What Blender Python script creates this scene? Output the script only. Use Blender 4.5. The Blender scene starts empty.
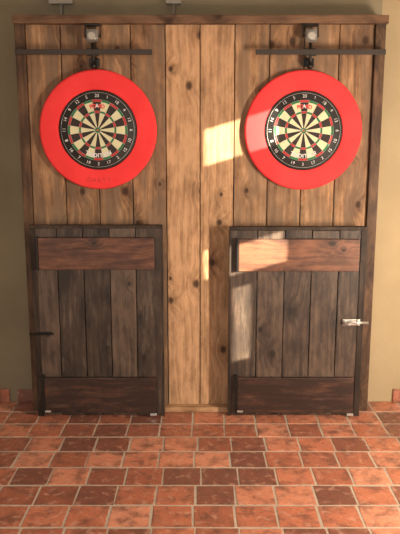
import bpy, bmesh, math, random
from mathutils import Matrix, Vector
random.seed(7)
S = bpy.context.scene
S.view_settings.view_transform = 'Standard'
COL = S.collection

# ---------------------------------------------------------------- materials
def new_mat(name, col=(.5,.5,.5), rough=.5, metal=0.0, spec=.5):
    m = bpy.data.materials.new(name); m.use_nodes = True
    b = m.node_tree.nodes['Principled BSDF']
    b.inputs['Base Color'].default_value = (*col, 1)
    b.inputs['Roughness'].default_value = rough
    b.inputs['Metallic'].default_value = metal
    b.inputs['Specular IOR Level'].default_value = spec
    return m

class NT:
    def __init__(s, m):
        s.t = m.node_tree; s.b = s.t.nodes['Principled BSDF']
    def n(s, typ, **kw):
        nd = s.t.nodes.new(typ)
        for k, v in kw.items(): setattr(nd, k, v)
        return nd
    def l(s, a, b): s.t.links.new(a, b)
    def math(s, op, a, b=None, c=None, clamp=False):
        nd = s.n('ShaderNodeMath', operation=op, use_clamp=clamp)
        for i, v in enumerate((a, b, c)):
            if v is None: continue
            if isinstance(v, (int, float)): nd.inputs[i].default_value = v
            else: s.l(v, nd.inputs[i])
        return nd.outputs[0]
    def mix(s, fac, a, b, blend='MIX'):
        nd = s.n('ShaderNodeMix', data_type='RGBA', blend_type=blend)
        for i, v in ((0, fac), (6, a), (7, b)):
            if isinstance(v, (int, float)): nd.inputs[i].default_value = v
            elif isinstance(v, tuple): nd.inputs[i].default_value = (*v, 1)
            else: s.l(v, nd.inputs[i])
        return nd.outputs[2]
    def ramp(s, fac, stops):
        nd = s.n('ShaderNodeValToRGB')
        e = nd.color_ramp.elements
        while len(e) < len(stops): e.new(.5)
        for i, (p, c) in enumerate(stops):
            e[i].position = p; e[i].color = (*c, 1)
        s.l(fac, nd.inputs[0]); return nd.outputs[0]
    def maprange(s, v, a, b, c, d, smooth=True):
        nd = s.n('ShaderNodeMapRange', interpolation_type='SMOOTHSTEP' if smooth else 'LINEAR')
        s.l(v, nd.inputs[0])
        for i, x in enumerate((a, b, c, d)): nd.inputs[i+1].default_value = x
        return nd.outputs[0]

def wood_mat(name, light, mid, dark, knot, axis='Z', rough=.6, vary=.5, knotscale=(4.6, 3.4), spec=.25, bump=.4, stain=.22, worn=None, grey=None, wornfac=.75, seam=None):
    m = new_mat(name, mid, rough, 0, spec); T = NT(m)
    tc = T.n('ShaderNodeTexCoord'); sep = T.n('ShaderNodeSeparateXYZ'); T.l(tc.outputs['Object'], sep.inputs[0])
    at = T.n('ShaderNodeAttribute', attribute_name='rnd'); sa = T.n('ShaderNodeSeparateColor'); T.l(at.outputs['Color'], sa.inputs[0])
    r1, r2, r3 = sa.outputs
    if axis == 'Z': across, along = sep.outputs[0], sep.outputs[2]
    else: across, along = sep.outputs[2], sep.outputs[0]
    ac = T.math('ADD', across, T.math('MULTIPLY', r1, 13.0))
    ac = T.math('ADD', ac, sep.outputs[1])
    al = T.math('ADD', along, T.math('MULTIPLY', r2, 17.0))
    def vec(sx, sz, ex=None, zz=0):
        c = T.n('ShaderNodeCombineXYZ')
        x = T.math('MULTIPLY', ac, sx)
        if ex is not None: x = T.math('ADD', x, ex)
        T.l(x, c.inputs[0]); T.l(T.math('MULTIPLY', al, sz), c.inputs[1]); T.l(T.math('MULTIPLY_ADD', r3, 9.0, zz), c.inputs[2])
        return c.outputs[0]
    nz = T.n('ShaderNodeTexNoise'); nz.inputs['Scale'].default_value = 1; nz.inputs['Detail'].default_value = 2
    T.l(vec(3, 1.6), nz.inputs['Vector'])
    vo = T.n('ShaderNodeTexVoronoi', voronoi_dimensions='2D', feature='F1'); vo.inputs['Scale'].default_value = 1
    vo.inputs['Randomness'].default_value = 1
    vv = T.n('ShaderNodeCombineXYZ')
    T.l(T.math('MULTIPLY_ADD', ac, knotscale[0], T.math('MULTIPLY', nz.outputs[0], .15)), vv.inputs[0]); T.l(T.math('MULTIPLY', al, knotscale[1]), vv.inputs[1])
    T.l(vv.outputs[0], vo.inputs['Vector'])
    d = vo.outputs['Distance']
    sc = T.n('ShaderNodeSeparateColor'); T.l(vo.outputs['Color'], sc.inputs[0])
    keep = T.math('GREATER_THAN', sc.outputs[0], .42)
    big = T.math('MULTIPLY_ADD', sc.outputs[1], .9, .6)
    d = T.math('DIVIDE', d, big)
    halo = T.math('MULTIPLY', T.maprange(d, 0, .34, 1, 0), keep)
    kn = T.math('MULTIPLY', T.maprange(d, .03, .085, .9, 0), keep)
    w = T.math('ADD', T.math('MULTIPLY', nz.outputs[0], 9.0), T.math('MULTIPLY', halo, 5.0))
    ph = T.math('ADD', T.math('MULTIPLY', ac, 150.0), T.math('MULTIPLY', w, 1.6))
    ring = T.math('MULTIPLY_ADD', T.math('SINE', ph), .5, .5)
    fi = T.n('ShaderNodeTexNoise'); fi.inputs['Scale'].default_value = 1; fi.inputs['Detail'].default_value = 6; fi.inputs['Roughness'].default_value = .7
    T.l(vec(85, 2.6, T.math('MULTIPLY', w, .9)), fi.inputs['Vector'])
    bl = T.n('ShaderNodeTexNoise'); bl.inputs['Scale'].default_value = 1; bl.inputs['Detail'].default_value = 7; bl.inputs['Roughness'].default_value = .65
    T.l(vec(12, 5.0), bl.inputs['Vector'])
    g = T.math('ADD', T.math('MULTIPLY', ring, .12), T.math('MULTIPLY', fi.outputs[0], 1.05))
    g = T.math('ADD', g, T.math('MULTIPLY', T.math('SUBTRACT', bl.outputs[0], .5), 1.6))
    g = T.math('ADD', g, T.math('MULTIPLY', T.math('SUBTRACT', r3, .5), vary))
    g = T.math('ADD', g, T.math('MULTIPLY', halo, stain))
    c = T.ramp(g, [(.2, light), (.6, mid), (1.0, dark)])
    if grey is not None:
        n4 = T.n('ShaderNodeTexNoise'); n4.inputs['Scale'].default_value = 1; n4.inputs['Detail'].default_value = 6
        T.l(vec(18, 2.4, zz=4.0), n4.inputs['Vector'])
        gf = T.math('MULTIPLY', T.maprange(n4.outputs[0], .36, .66, 0, 1), T.maprange(r3, .1, .6, .2, .85))
        c = T.mix(gf, c, grey)
    if worn is not None:
        n5 = T.n('ShaderNodeTexNoise'); n5.inputs['Scale'].default_value = 1; n5.inputs['Detail'].default_value = 8; n5.inputs['Roughness'].default_value = .7
        T.l(vec(28, 4.5, zz=7.0), n5.inputs['Vector'])
        c = T.mix(T.maprange(n5.outputs[0], .52, .72, 0, wornfac), c, worn)
    c = T.mix(kn, c, knot)
    T.l(c, T.b.inputs['Base Color'])
    T.l(T.maprange(fi.outputs[0], .2, .8, rough-.1, rough+.15, False), T.b.inputs['Roughness'])
    bp = T.n('ShaderNodeBump'); bp.inputs['Strength'].default_value = bump; bp.inputs['Distance'].default_value = .003
    T.l(T.math('ADD', fi.outputs[0], T.math('MULTIPLY', ring, .2)), bp.inputs['Height']); T.l(bp.outputs[0], T.b.inputs['Normal'])
    return m

M_pine = wood_mat('pine_boards', (.50,.30,.17), (.28,.158,.084), (.10,.05,.028), (.036,.017,.011), grey=(.16,.105,.07), vary=.55, rough=.7)
M_frame = wood_mat('frame_wood', (.21,.12,.07), (.12,.066,.038), (.05,.028,.018), (.03,.012,.008))
M_frameH = wood_mat('cornice_wood', (.18,.10,.058), (.10,.054,.032), (.045,.024,.016), (.03,.012,.008), axis='X')
M_sill = wood_mat('sill_wood', (.50,.32,.19), (.34,.20,.11), (.14,.07,.035), (.06,.03,.02), axis='X')
M_door = wood_mat('dark_stained_planks', (.105,.070,.050), (.045,.029,.022), (.015,.010,.008), (.007,.005,.004), vary=.4, rough=.5, spec=.4, worn=(.15,.115,.088), stain=.3, wornfac=.42)
M_stile = wood_mat('dark_edge_wood', (.06,.041,.031), (.03,.020,.015), (.012,.008,.007), (.008,.005,.004), vary=.3)
M_batten = wood_mat('red_brown_batten', (.19,.080,.045), (.082,.034,.021), (.024,.011,.008), (.009,.005,.004), axis='X', vary=1.0, rough=.5, spec=.4, worn=(.15,.088,.058), wornfac=.4)

def plaster(name, a, b):
    m = new_mat(name, a, .9); T = NT(m)
    tc = T.n('ShaderNodeTexCoord')
    n1 = T.n('ShaderNodeTexNoise'); n1.inputs['Scale'].default_value = 3; n1.inputs['Detail'].default_value = 6; T.l(tc.outputs['Object'], n1.inputs['Vector'])
    T.l(T.ramp(n1.outputs[0], [(.3, a), (.7, b)]), T.b.inputs['Base Color'])
    n2 = T.n('ShaderNodeTexNoise'); n2.inputs['Scale'].default_value = 40; n2.inputs['Detail'].default_value = 5; T.l(tc.outputs['Object'], n2.inputs['Vector'])
    bp = T.n('ShaderNodeBump'); bp.inputs['Strength'].default_value = .3; bp.inputs['Distance'].default_value = .004
    T.l(n2.outputs[0], bp.inputs['Height']); T.l(bp.outputs[0], T.b.inputs['Normal'])
    return m
M_wall = plaster('plaster_shaded_tint', (.19,.16,.105), (.235,.20,.13))  # darker tint of the wall plaster, shade put into the colour
M_wall_lit = plaster('plaster_lit_tint', (.31,.24,.145), (.37,.29,.175))  # same plaster tinted yellower, light on the right side painted in
M_ceil = plaster('ceiling_plaster', (.5,.47,.4), (.56,.52,.45))

def tile_mat():
    m = new_mat('terracotta_tile', (.4,.15,.08), .4, 0, .5); T = NT(m)
    tc = T.n('ShaderNodeTexCoord')
    at = T.n('ShaderNodeAttribute', attribute_name='rnd'); sa = T.n('ShaderNodeSeparateColor'); T.l(at.outputs['Color'], sa.inputs[0])
    base = T.ramp(sa.outputs[0], [(0, (.18,.072,.052)), (.3, (.34,.118,.07)), (.65, (.48,.17,.098)), (1, (.60,.26,.165))])
    n1 = T.n('ShaderNodeTexNoise'); n1.inputs['Scale'].default_value = 11; n1.inputs['Detail'].default_value = 8; n1.inputs['Roughness'].default_value = .7
    T.l(tc.outputs['Object'], n1.inputs['Vector'])
    c = T.mix(T.maprange(n1.outputs[0], .43, .66, 0, .8), base, (.13,.06,.045))
    n3 = T.n('ShaderNodeTexNoise'); n3.inputs['Scale'].default_value = 24; n3.inputs['Detail'].default_value = 6; T.l(tc.outputs['Object'], n3.inputs['Vector'])
    c = T.mix(T.maprange(n3.outputs[0], .52, .72, 0, .45), c, (.62,.36,.26))
    T.l(c, T.b.inputs['Base Color'])
    T.l(T.maprange(n1.outputs[0], .3, .7, .24, .42), T.b.inputs['Roughness'])
    bp = T.n('ShaderNodeBump'); bp.inputs['Strength'].default_value = .5; bp.inputs['Distance'].default_value = .005
    T.l(n1.outputs[0], bp.inputs['Height']); T.l(bp.outputs[0], T.b.inputs['Normal'])
    return m
M_tile = tile_mat()
M_grout = plaster('grout', (.34,.28,.22), (.45,.38,.31))
M_black = new_mat('black_sisal', (.012,.011,.011), .7)
M_segdk = new_mat('segment_black', (.022,.016,.014), .8)
M_segcr = new_mat('segment_cream', (.60,.58,.38), .8)
M_red = new_mat('segment_red', (.42,.03,.03), .8)
M_green = new_mat('segment_green', (.02,.16,.06), .8)
M_wire = new_mat('steel_wire', (.55,.55,.55), .35, 1)
M_num = new_mat('number_wire', (.62,.62,.62), .4, .2)
M_numred = new_mat('logo_red', (.6,.05,.05), .5)
M_iron = new_mat('black_iron', (.02,.018,.017), .45, .6)
M_bar = new_mat('brown_black_bar', (.028,.020,.016), .6, .1)
M_steel = new_mat('zinc_steel', (.6,.6,.58), .35, .8)
M_grey = new_mat('lamp_grey', (.22,.22,.21), .4, .3)
M_lens = new_mat('lamp_glass', (.42,.41,.38), .2)
M_white = new_mat('grey_plastic', (.24,.22,.19), .5)
def foam():
    m = new_mat('red_foam', (.72,.035,.04), .7, 0, .2); T = NT(m)
    tc = T.n('ShaderNodeTexCoord'); n = T.n('ShaderNodeTexNoise'); n.inputs['Scale'].default_value = 6; n.inputs['Detail'].default_value = 5
    T.l(tc.outputs['Object'], n.inputs['Vector'])
    T.l(T.ramp(n.outputs[0], [(.3, (.68,.034,.038)), (.7, (.78,.048,.052))]), T.b.inputs['Base Color'])
    n2 = T.n('ShaderNodeTexNoise'); n2.inputs['Scale'].default_value = 300; T.l(tc.outputs['Object'], n2.inputs['Vector'])
    bp = T.n('ShaderNodeBump'); bp.inputs['Strength'].default_value = .15; bp.inputs['Distance'].default_value = .001
    T.l(n2.outputs[0], bp.inputs['Height']); T.l(bp.outputs[0], T.b.inputs['Normal'])
    return m
M_foam = foam()
M_foamtext = new_mat('foam_print', (.36,.015,.02), .6)

# ---------------------------------------------------------------- mesh helpers
class MB:
    def __init__(s, name, mats, parent=None, loc=(0,0,0)):
        s.name = name; s.mats = mats; s.bm = bmesh.new(); s.bm.loops.layers.float_color.new('rnd'); s.parent = parent; s.loc = loc
    def _merge(s, tb, rnd, mi):
        lay = tb.loops.layers.float_color.get('rnd') or tb.loops.layers.float_color.new('rnd')
        for f in tb.faces:
            f.material_index = mi
            for l in f.loops: l[lay] = (*rnd, 1)
        me = bpy.data.meshes.new('tmp'); tb.to_mesh(me); tb.free()
        s.bm.from_mesh(me); bpy.data.meshes.remove(me)
    def box(s, x0, x1, y0, y1, z0, z1, bevel=.002, mi=0, rnd=None, rot=None, jit=0, seg=2):
        tb = bmesh.new()
        bmesh.ops.create_cube(tb, size=1, matrix=Matrix.Translation(((x0+x1)/2, (y0+y1)/2, (z0+z1)/2)) @ (rot or Matrix()) @ Matrix.Diagonal((x1-x0, y1-y0, z1-z0, 1)))
        if jit:
            dd = {}
            for v in tb.verts:
                k = (v.co.x > (x0+x1)/2, v.co.y > (y0+y1)/2)
                if k not in dd: dd[k] = (random.uniform(-jit, jit), random.uniform(-jit, jit))
                v.co.x += dd[k][0]; v.co.y += dd[k][1]
        if bevel: bmesh.ops.bevel(tb, geom=tb.edges[:], offset=bevel, segments=seg, affect='EDGES', profile=.6)
        s._merge(tb, rnd or (random.random(), random.random(), random.random()), mi)
        return s
    def cyl(s, c, r, depth, axis='Y', mi=0, seg=24, r2=None, bevel=0, rot=None):
        tb = bmesh.new()
        R = {'Z': Matrix(), 'Y': Matrix.Rotation(math.pi/2, 4, 'X'), 'X': Matrix.Rotation(math.pi/2, 4, 'Y')}[axis]
        if rot is not None: R = rot
        bmesh.ops.create_cone(tb, cap_ends=True, segments=seg, radius1=r, radius2=r if r2 is None else r2, depth=depth, matrix=Matrix.Translation(c) @ R)
        if bevel: bmesh.ops.bevel(tb, geom=[e for e in tb.edges if len(e.link_faces) == 2 and e.calc_face_angle(0) > .8], offset=bevel, segments=2, affect='EDGES')
        for f in tb.faces:
            if len(f.verts) == 4: f.smooth = True
        s._merge(tb, (.5, .5, .5), mi)
        return s
    def lathe(s, prof, seg=96, mi=0, closed=False):
        tb = bmesh.new(); rings = []
        for i in range(seg):
            a = 2*math.pi*i/seg
            rings.append([tb.verts.new((r*math.sin(a), y, r*math.cos(a))) for r, y in prof])
        n = len(prof)
        for i in range(seg):
            A, B = rings[i], rings[(i+1) % seg]
            for j in range(n if closed else n-1):
                k = (j+1) % n
                f = tb.faces.new((A[j], A[k], B[k], B[j])); f.smooth = True
        bmesh.ops.recalc_face_normals(tb, faces=tb.faces[:])
        s._merge(tb, (.5, .5, .5), mi); return s
    def done(s):
        me = bpy.data.meshes.new(s.name); s.bm.to_mesh(me); s.bm.free()
        for m in s.mats: me.materials.append(m)
        o = bpy.data.objects.new(s.name, me); COL.objects.link(o); o.location = s.loc
        if s.parent: o.parent = s.parent
        return o
def empty(name, loc=(0,0,0)):
    e = bpy.data.objects.new(name, None); e.empty_display_size = .1; e.location = loc; COL.objects.link(e); return e

# ---------------------------------------------------------------- room shell
f = MB('floor', [M_tile, M_grout])
f.box(-2.22, 2.22, -6.0, .15, -.08, -.0025, 0, mi=1)
tw, td = .190, .180
row = 0; y = -.045 + td
while y > -6.0:
    x = -2.2 - .1 + random.uniform(-.03, .03)
    while x < 2.2:
        x0, x1 = max(x, -2.2), min(x+tw, 2.2)
        y1, y0 = min(y, .13), y-td
        if x1-x0 > .03 and y1-y0 > .02 and y0 > -6:
            z = random.uniform(-.0012, 0)
            f.box(x0+.005, x1-.005, y0+.006, y1-.006, -.02, z, .003, jit=.0025)
        x += tw
    y -= td; row += 1
f.done()

YB = .13
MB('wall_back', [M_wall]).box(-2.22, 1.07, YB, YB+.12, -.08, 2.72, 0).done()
MB('wall_back_right', [M_wall_lit]).box(1.07, 2.22, YB, YB+.12, -.08, 2.72, 0).done()  # continues wall_back; only the painted-in light differs
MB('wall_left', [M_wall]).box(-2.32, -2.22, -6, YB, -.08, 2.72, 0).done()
MB('ceiling', [M_ceil]).box(-2.32, 2.34, -6, YB+.12, 2.72, 2.82, 0).done()
# right wall with three openings for the sun
ops = [(-2.0,-1.62,2.18,2.40), (-2.0,-1.66,1.49,1.68), (-1.95,-1.82,.95,1.42)]
ys = sorted({-6, YB} | {o[0] for o in ops} | {o[1] for o in ops}); zs = sorted({-.08, 2.72} | {o[2] for o in ops} | {o[3] for o in ops})
wr = MB('wall_right', [M_wall_lit])
for a, b in zip(ys, ys[1:]):
    for c, d in zip(zs, zs[1:]):
        my, mz = (a+b)/2, (c+d)/2
        if any(o[0] < my < o[1] and o[2] < mz < o[3] for o in ops): continue
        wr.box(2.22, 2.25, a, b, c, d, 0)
wr.done()
for i, o in enumerate(ops):
    w = MB('window_%d' % (i+1), [M_frame])
    t = .018
    w.box(2.205, 2.22, o[0]-t, o[1]+t, o[3], o[3]+t); w.box(2.205, 2.22, o[0]-t, o[1]+t, o[2]-t, o[2])
    w.box(2.205, 2.22, o[0]-t, o[0], o[2], o[3]); w.box(2.205, 2.22, o[1], o[1]+t, o[2], o[3])
    w.done()
bb = MB('baseboard_back', [M_tile])
x = -2.2
while x < 2.2:
    x1 = min(x+.192, 2.2)
    if x1 < -1.07 or x > 1.08: bb.box(x+.003, x1-.003, YB-.015, YB, 0, .085, .003, rnd=(random.uniform(.2, .6), 0, 0))
    x = x1
bb.box(-1.19, -1.07, YB-.015, YB, 0, .085, .003); bb.done()

# ---------------------------------------------------------------- panelled board wall
p = empty('wood_panelling')
pl = MB('planks', [M_pine], p)
tone = [.65,.85,.6,.72,.05,.2,.5,.65,.5,.8]  # board tone varies; middle two paler, with the warm sun spill painted in
for i in range(10):
    x0 = -1.0 + .2*i
    pl.box(x0+.0025, x0+.2-.0025, random.uniform(-.002,.001), .022, .03, 2.326, .004, rnd=(random.random(), random.random(), tone[i]))
pl.done()
fr = MB('frame', [M_frame, M_stile], p)
fr.box(-1.055, -1.0, -.022, YB, 0, 2.326, .004)
fr.box(1.0, 1.058, -.022, YB, 0, 2.326, .004)
fr.box(-.999, .999, .024, .06, .0, 2.32, .0, mi=1)
fr.done()
MB('cornice', [M_frameH], p).box(-1.058, 1.065, -.045, YB, 2.322, 2.368, .004).done()
MB('sill', [M_sill], p).box(-.999, .999, -.055, .02, 0, .032, .004).done()

# ---------------------------------------------------------------- low plank doors
def door(x0, x1, ztop, side):
    e = empty('plank_door', ((x0+x1)/2, -.09, 0))
    W = (x1-x0)/2
    d = MB('planks', [M_door], e)
    n = 5; w = 2*W/n
    for i in range(n):
        d.box(-W+i*w+.002, -W+(i+1)*w-.002, -.018+random.uniform(-.001,.002), .02, .006, ztop-.004+random.uniform(-.003, .003), .004)
    d.done()
    s = MB('rear_frame', [M_stile], e)
    s.box(-W+.004, -W+.05, .02, .087, .033, ztop-.02, .002); s.box(W-.05, W-.004, .02, .066, .033, ztop-.02, .002)
    s.box(-W+.05, W-.05, .02, .047, ztop-.09, ztop-.02, .002)
    s.done()
    c = MB('edge_trim', [M_stile], e)
    c.box(-W-.004, W+.004, -.022, .022, ztop-.004, ztop+.016, .002)
    sx = W if side > 0 else -W
    c.box(min(sx, sx-side*.035), max(sx, sx-side*.035), -.024, -.018, .0, ztop-.004, .002)
    c.box(-sx-.006, -sx+.006, -.020, .022, .0, ztop-.004, .002)
    c.done()
    b = MB('battens', [M_batten], e)
    bx0, bx1 = (-W+.05, W-.045)
    b.box(bx0, bx1, -.044, -.0185, ztop-.245, ztop-.055, .004, rnd=(.2+.3*side, .4, .3 if side > 0 else .55))
    b.box(bx0, bx1, -.044, -.0185, .03, .255, .004, rnd=(.7+.2*side, .1, .92))
    b.done()
    k = MB('ironwork', [M_iron, M_steel], e)
    for z0, z1 in ((ztop-.25, ztop-.05), (.025, .27)):
        k.box(bx0-.012, bx0-.001, -.046, -.018, z0, z1, .001)
    k.box(W-.08, W-.04, -.047, -.0442, .012, .027, .001, mi=1)
    k.box(bx0, bx0+.035, -.048, -.0442, .034, .046, .001, mi=1)
    k.done()
    z = .60 if side > 0 else .53
    mt = M_steel if side > 0 else M_iron
    k2 = 1 if side > 0 else .55
    bo = MB('slide_bolt', [mt], e)
    cx = side*(W-.065)
    yb = -.024
    bo.box(cx-.06, cx+.045, yb-.004, yb, z-.018*k2, z+.018*k2, .001)
    bo.cyl((cx+side*.018, yb-.012, z), .0075*k2, .15, 'X', seg=16, bevel=.001)
    for q in (-.045, -.005, .032): bo.box(cx+q-.006, cx+q+.006, yb-.018, yb-.003, z-.014*k2, z+.014*k2, .002)
    bo.cyl((cx-side*.028, yb-.03, z), .005, .034, 'Y', seg=12)
    bo.cyl((cx-side*.028, yb-.048, z), .008, .008, 'Y', seg=16, bevel=.001)
    bo.done()
    return e
door(-1.000, -.225, 1.170, -1)
door(.178, .982, 1.160, 1)

# ---------------------------------------------------------------- dartboards
NUMS = [20,1,18,4,13,6,10,15,2,17,3,19,7,16,8,11,14,9,12,5]
def text(body, size, loc, rot, mat, parent, name, ext=.0008, bold=0):
    c = bpy.data.curves.new(name, 'FONT'); c.body = body; c.size = size; c.align_x = 'CENTER'; c.align_y = 'CENTER'
    c.extrude = ext; c.offset = bold
    c.materials.append(mat)
    o = bpy.data.objects.new(name, c); COL.objects.link(o); o.parent = parent; o.location = loc; o.rotation_euler = rot
    return o
def dartboard(x, z):
    e = empty('dartboard', (x, -.002, z))
    b = MB('sisal_board', [M_black], e)
    b.lathe([(0, 0), (.224, 0), (.2255, -.003), (.2255, -.035), (.223, -.038), (0, -.038)], 96); b.done()
    sg = MB('segments', [M_segdk, M_segcr, M_red, M_green], e)
    tb = sg.bm; Y = -.0388
    def sector(r0, r1, a0, a1, mi, k=4):
        pts = [(r0, a0+(a1-a0)*i/k) for i in range(k+1)] + [(r1, a1-(a1-a0)*i/k) for i in range(k+1)]
        vs = [tb.verts.new((r*math.sin(a), Y, r*math.cos(a))) for r, a in pts]
        fc = tb.faces.new(vs); fc.material_index = mi
        fc.normal_update()
        if fc.normal.y > 0: fc.normal_flip()
    st = math.pi/10
    for i in range(20):
        a0, a1 = (i-.5)*st, (i+.5)*st; o = i % 2
        for r0, r1, kind in ((.016, .097, 0), (.097, .109, 1), (.109, .160, 0), (.160, .173, 1)):
            sector(r0, r1, a0, a1, (o if kind == 0 else 2+o))
        sector(.0064, .016, a0, a1, 3, 1)
    for i in range(20): # bull
        a0, a1 = (i-.5)*st, (i+.5)*st
        vs = [tb.verts.new(v) for v in ((0, Y, 0), (.0064*math.sin(a1), Y, .0064*math.cos(a1)), (.0064*math.sin(a0), Y, .0064*math.cos(a0)))]
        fc = tb.faces.new(vs); fc.material_index = 2
    sg.done()
    w = MB('spider_wires', [M_wire], e)
    for r in (.0064, .016, .097, .109, .160, .173):
        w.lathe([(r+.0005*math.cos(t*math.pi/3), -.0394+.0005*math.sin(t*math.pi/3)) for t in range(6)], 80, closed=True)
    for i in range(20):
        a = (i+.5)*st; rm = (.016+.174)/2
        w.cyl((rm*math.sin(a), -.0394, rm*math.cos(a)), .0005, .158, seg=6, rot=Matrix.Rotation(a, 4, 'Y'))
    w.done()
    nr = MB('number_ring', [M_num], e)
    for r in (.2125,):
        nr.lathe([(r+.0007*math.cos(t*math.pi/3), -.0402+.0007*math.sin(t*math.pi/3)) for t in range(6)], 80, closed=True)
    nr.done()
    for i, v in enumerate(NUMS):
        a = i*st
        ra = a+math.pi if math.pi/2+.1 < a < 3*math.pi/2-.1 else a
        text(str(v), .026, (.194*math.sin(a), -.0405, .194*math.cos(a)), (math.pi/2, ra, 0), M_num, e, 'number_%d' % v)
    for i, ch in enumerate('BOARD'):
        a = (i-2)*.125
        text(ch, .03, (.136*math.sin(a), -.0402, .136*math.cos(a)), (math.pi/2, a, 0), M_numred if i != 2 else M_num, e, 'logo_%d' % i, bold=.0012)
    for i, ch in enumerate('TRADITION'):
        a = math.pi-(i-4)*.115
        text(ch, .030, (.146*math.sin(a), -.0402, .146*math.cos(a)), (math.pi/2, a+math.pi, 0), M_num, e, 'script_%d' % i, bold=.0012)
    s = MB('dartboard_surround', [M_foam], None, (x, -.001, z))
    pr = []
    R0, R1, H, rr = .2275, .342, .036, .013
    pr.append((R0, 0)); pr.append((R0, -H+.004)); pr.append((R0+.001, -H+.001)); pr.append((R0+.004, -H))
    for t in range(0, 9):
        a = t/8*math.pi/2; pr.append((R1-rr+rr*math.sin(a), -H+rr-rr*math.cos(a)))
    pr.append((R1, -.004)); pr.append((R1-.004, 0))
    s.lathe(pr, 128, closed=True)
    so = s.done()
    for i, ch in enumerate('DARTS'):
        a = math.pi-(i-2)*.10
        text(ch, .034, (.29*math.sin(a), -H-.0003, .29*math.cos(a)), (math.pi/2, a+math.pi, 0), M_foamtext, so, 'print_%d' % i, ext=.0002)
dartboard(-.594, 1.733)
dartboard(.602, 1.730)

# ---------------------------------------------------------------- spotlights with shade bars
def spot(x, xa, xb, sgn):
    e = empty('wall_spotlight', (x, 0, 2.165))
    b = MB('shade_bar', [M_bar], e)
    b.box(xa-x, xb-x, -.068, -.060, -.015, .014, .002)
    b.box(xa-x, xa-x+.012, -.060, -.052, -.015, .014, .002)
    b.box(xb-x-.012, xb-x, -.060, -.052, -.015, .014, .002)
    b.done()
    a = MB('bracket', [M_iron], e)
    a.box(-.030, .030, -.012, -.0005, -.075, -.028, .003)
    a.box(-.010, .010, -.060, -.008, -.045, -.03, .003)
    a.cyl((0, -.054, -.012), .009, .125, 'Z', seg=16, bevel=.002)
    a.cyl((0, -.054, -.075), .016, .03, 'Z', seg=20, bevel=.004)
    a.box(-.035, .035, -.0595, -.050, -.020, .020, .003)
    a.done()
    h = MB('lamp_head', [M_grey, M_lens, M_iron], e)
    R = Matrix.Rotation(math.radians(-18), 4, 'X')
    R2 = R @ Matrix.Rotation(math.pi/2, 4, 'X')
    h.box(-.034, .034, -.08, -.045, .055, .122, .012, rot=R, seg=4)
    h.cyl((0, -.083, .086), .029, .014, rot=R2, mi=0, seg=32, bevel=.003)
    h.cyl((0, -.091, .083), .021, .004, rot=R2, mi=1, seg=32)
    for k in range(5): h.box(-.028+k*.012, -.023+k*.012, -.046, -.036, .064, .118, .001, mi=0)
    h.cyl((0, -.045, .09), .006, .088, 'X', mi=2, seg=16)
    h.box(-.044, -.040, -.055, -.03, .08, .150, .001, mi=2); h.box(.040, .044, -.055, -.03, .08, .150, .001, mi=2)
    h.box(-.044, .044, -.05, -.0005, .146, .153, .001, mi=2)
    h.done()
spot(-.607, -1.045, -.272, -1)
spot(.625, .315, 1.05, 1)

# small fittings high on the wall, fed by a conduit rising from the cornice
for xa, xb in ((-.88, -.74), (-.20, -.11)):
    j = MB('junction_box', [M_white, M_iron]); xm = (xa+xb)/2
    j.box(xa, xb, YB-.04, YB-.0005, 2.455, 2.515, .006); j.cyl((xm, YB-.043, 2.485), .008, .008, 'Y', mi=1, seg=12)
    j.cyl((xm, YB-.02, 2.413), .009, .09, 'Z', seg=12); j.done()

# ---------------------------------------------------------------- lights
def light(typ, name, loc, direction, energy, col, **kw):
    l = bpy.data.lights.new(name, typ); l.energy = energy; l.color = col
    for k, v in kw.items(): setattr(l, k, v)
    o = bpy.data.objects.new(name, l); COL.objects.link(o); o.location = loc
    o.rotation_euler = Vector(direction).to_track_quat('-Z', 'Y').to_euler(); return o
light('SUN', 'sun', (6, -6, 4), (-1, .9, -.3), 30.0, (1, .86, .62), angle=math.radians(.5))
light('AREA', 'window_light', (2.0, -1.8, 1.1), (-1, .8, 0), 100, (1, .82, .62), shape='RECTANGLE', size=.08, size_y=.9)
light('AREA', 'left_cool_fill', (-2.1, -2.2, 1.2), (1, -.2, -.75), 8, (.75, .86, 1), shape='RECTANGLE', size=.7, size_y=.9)  # added cool fill for the hazy floor sheen; left wall has no window
light('AREA', 'ambient_fill', (-.9, -5.2, 2.2), (.1, 1, -.25), 44, (1, .95, .88), shape='RECTANGLE', size=2.0, size_y=.9)  # added ambient fill behind the camera, not a fixture of the room
w = bpy.data.worlds.new('world'); S.world = w; w.use_nodes = True
bg = w.node_tree.nodes['Background']; bg.inputs[0].default_value = (.85, .9, 1, 1); bg.inputs[1].default_value = .55

# ---------------------------------------------------------------- camera
cam = bpy.data.cameras.new('camera'); cam.sensor_fit = 'VERTICAL'; cam.sensor_height = 36; cam.lens = 647/534*36
co = bpy.data.objects.new('camera', cam); COL.objects.link(co)
co.location = (0, -3.88, 1.636); co.rotation_euler = (math.radians(90-10.5), 0, 0)
S.camera = co
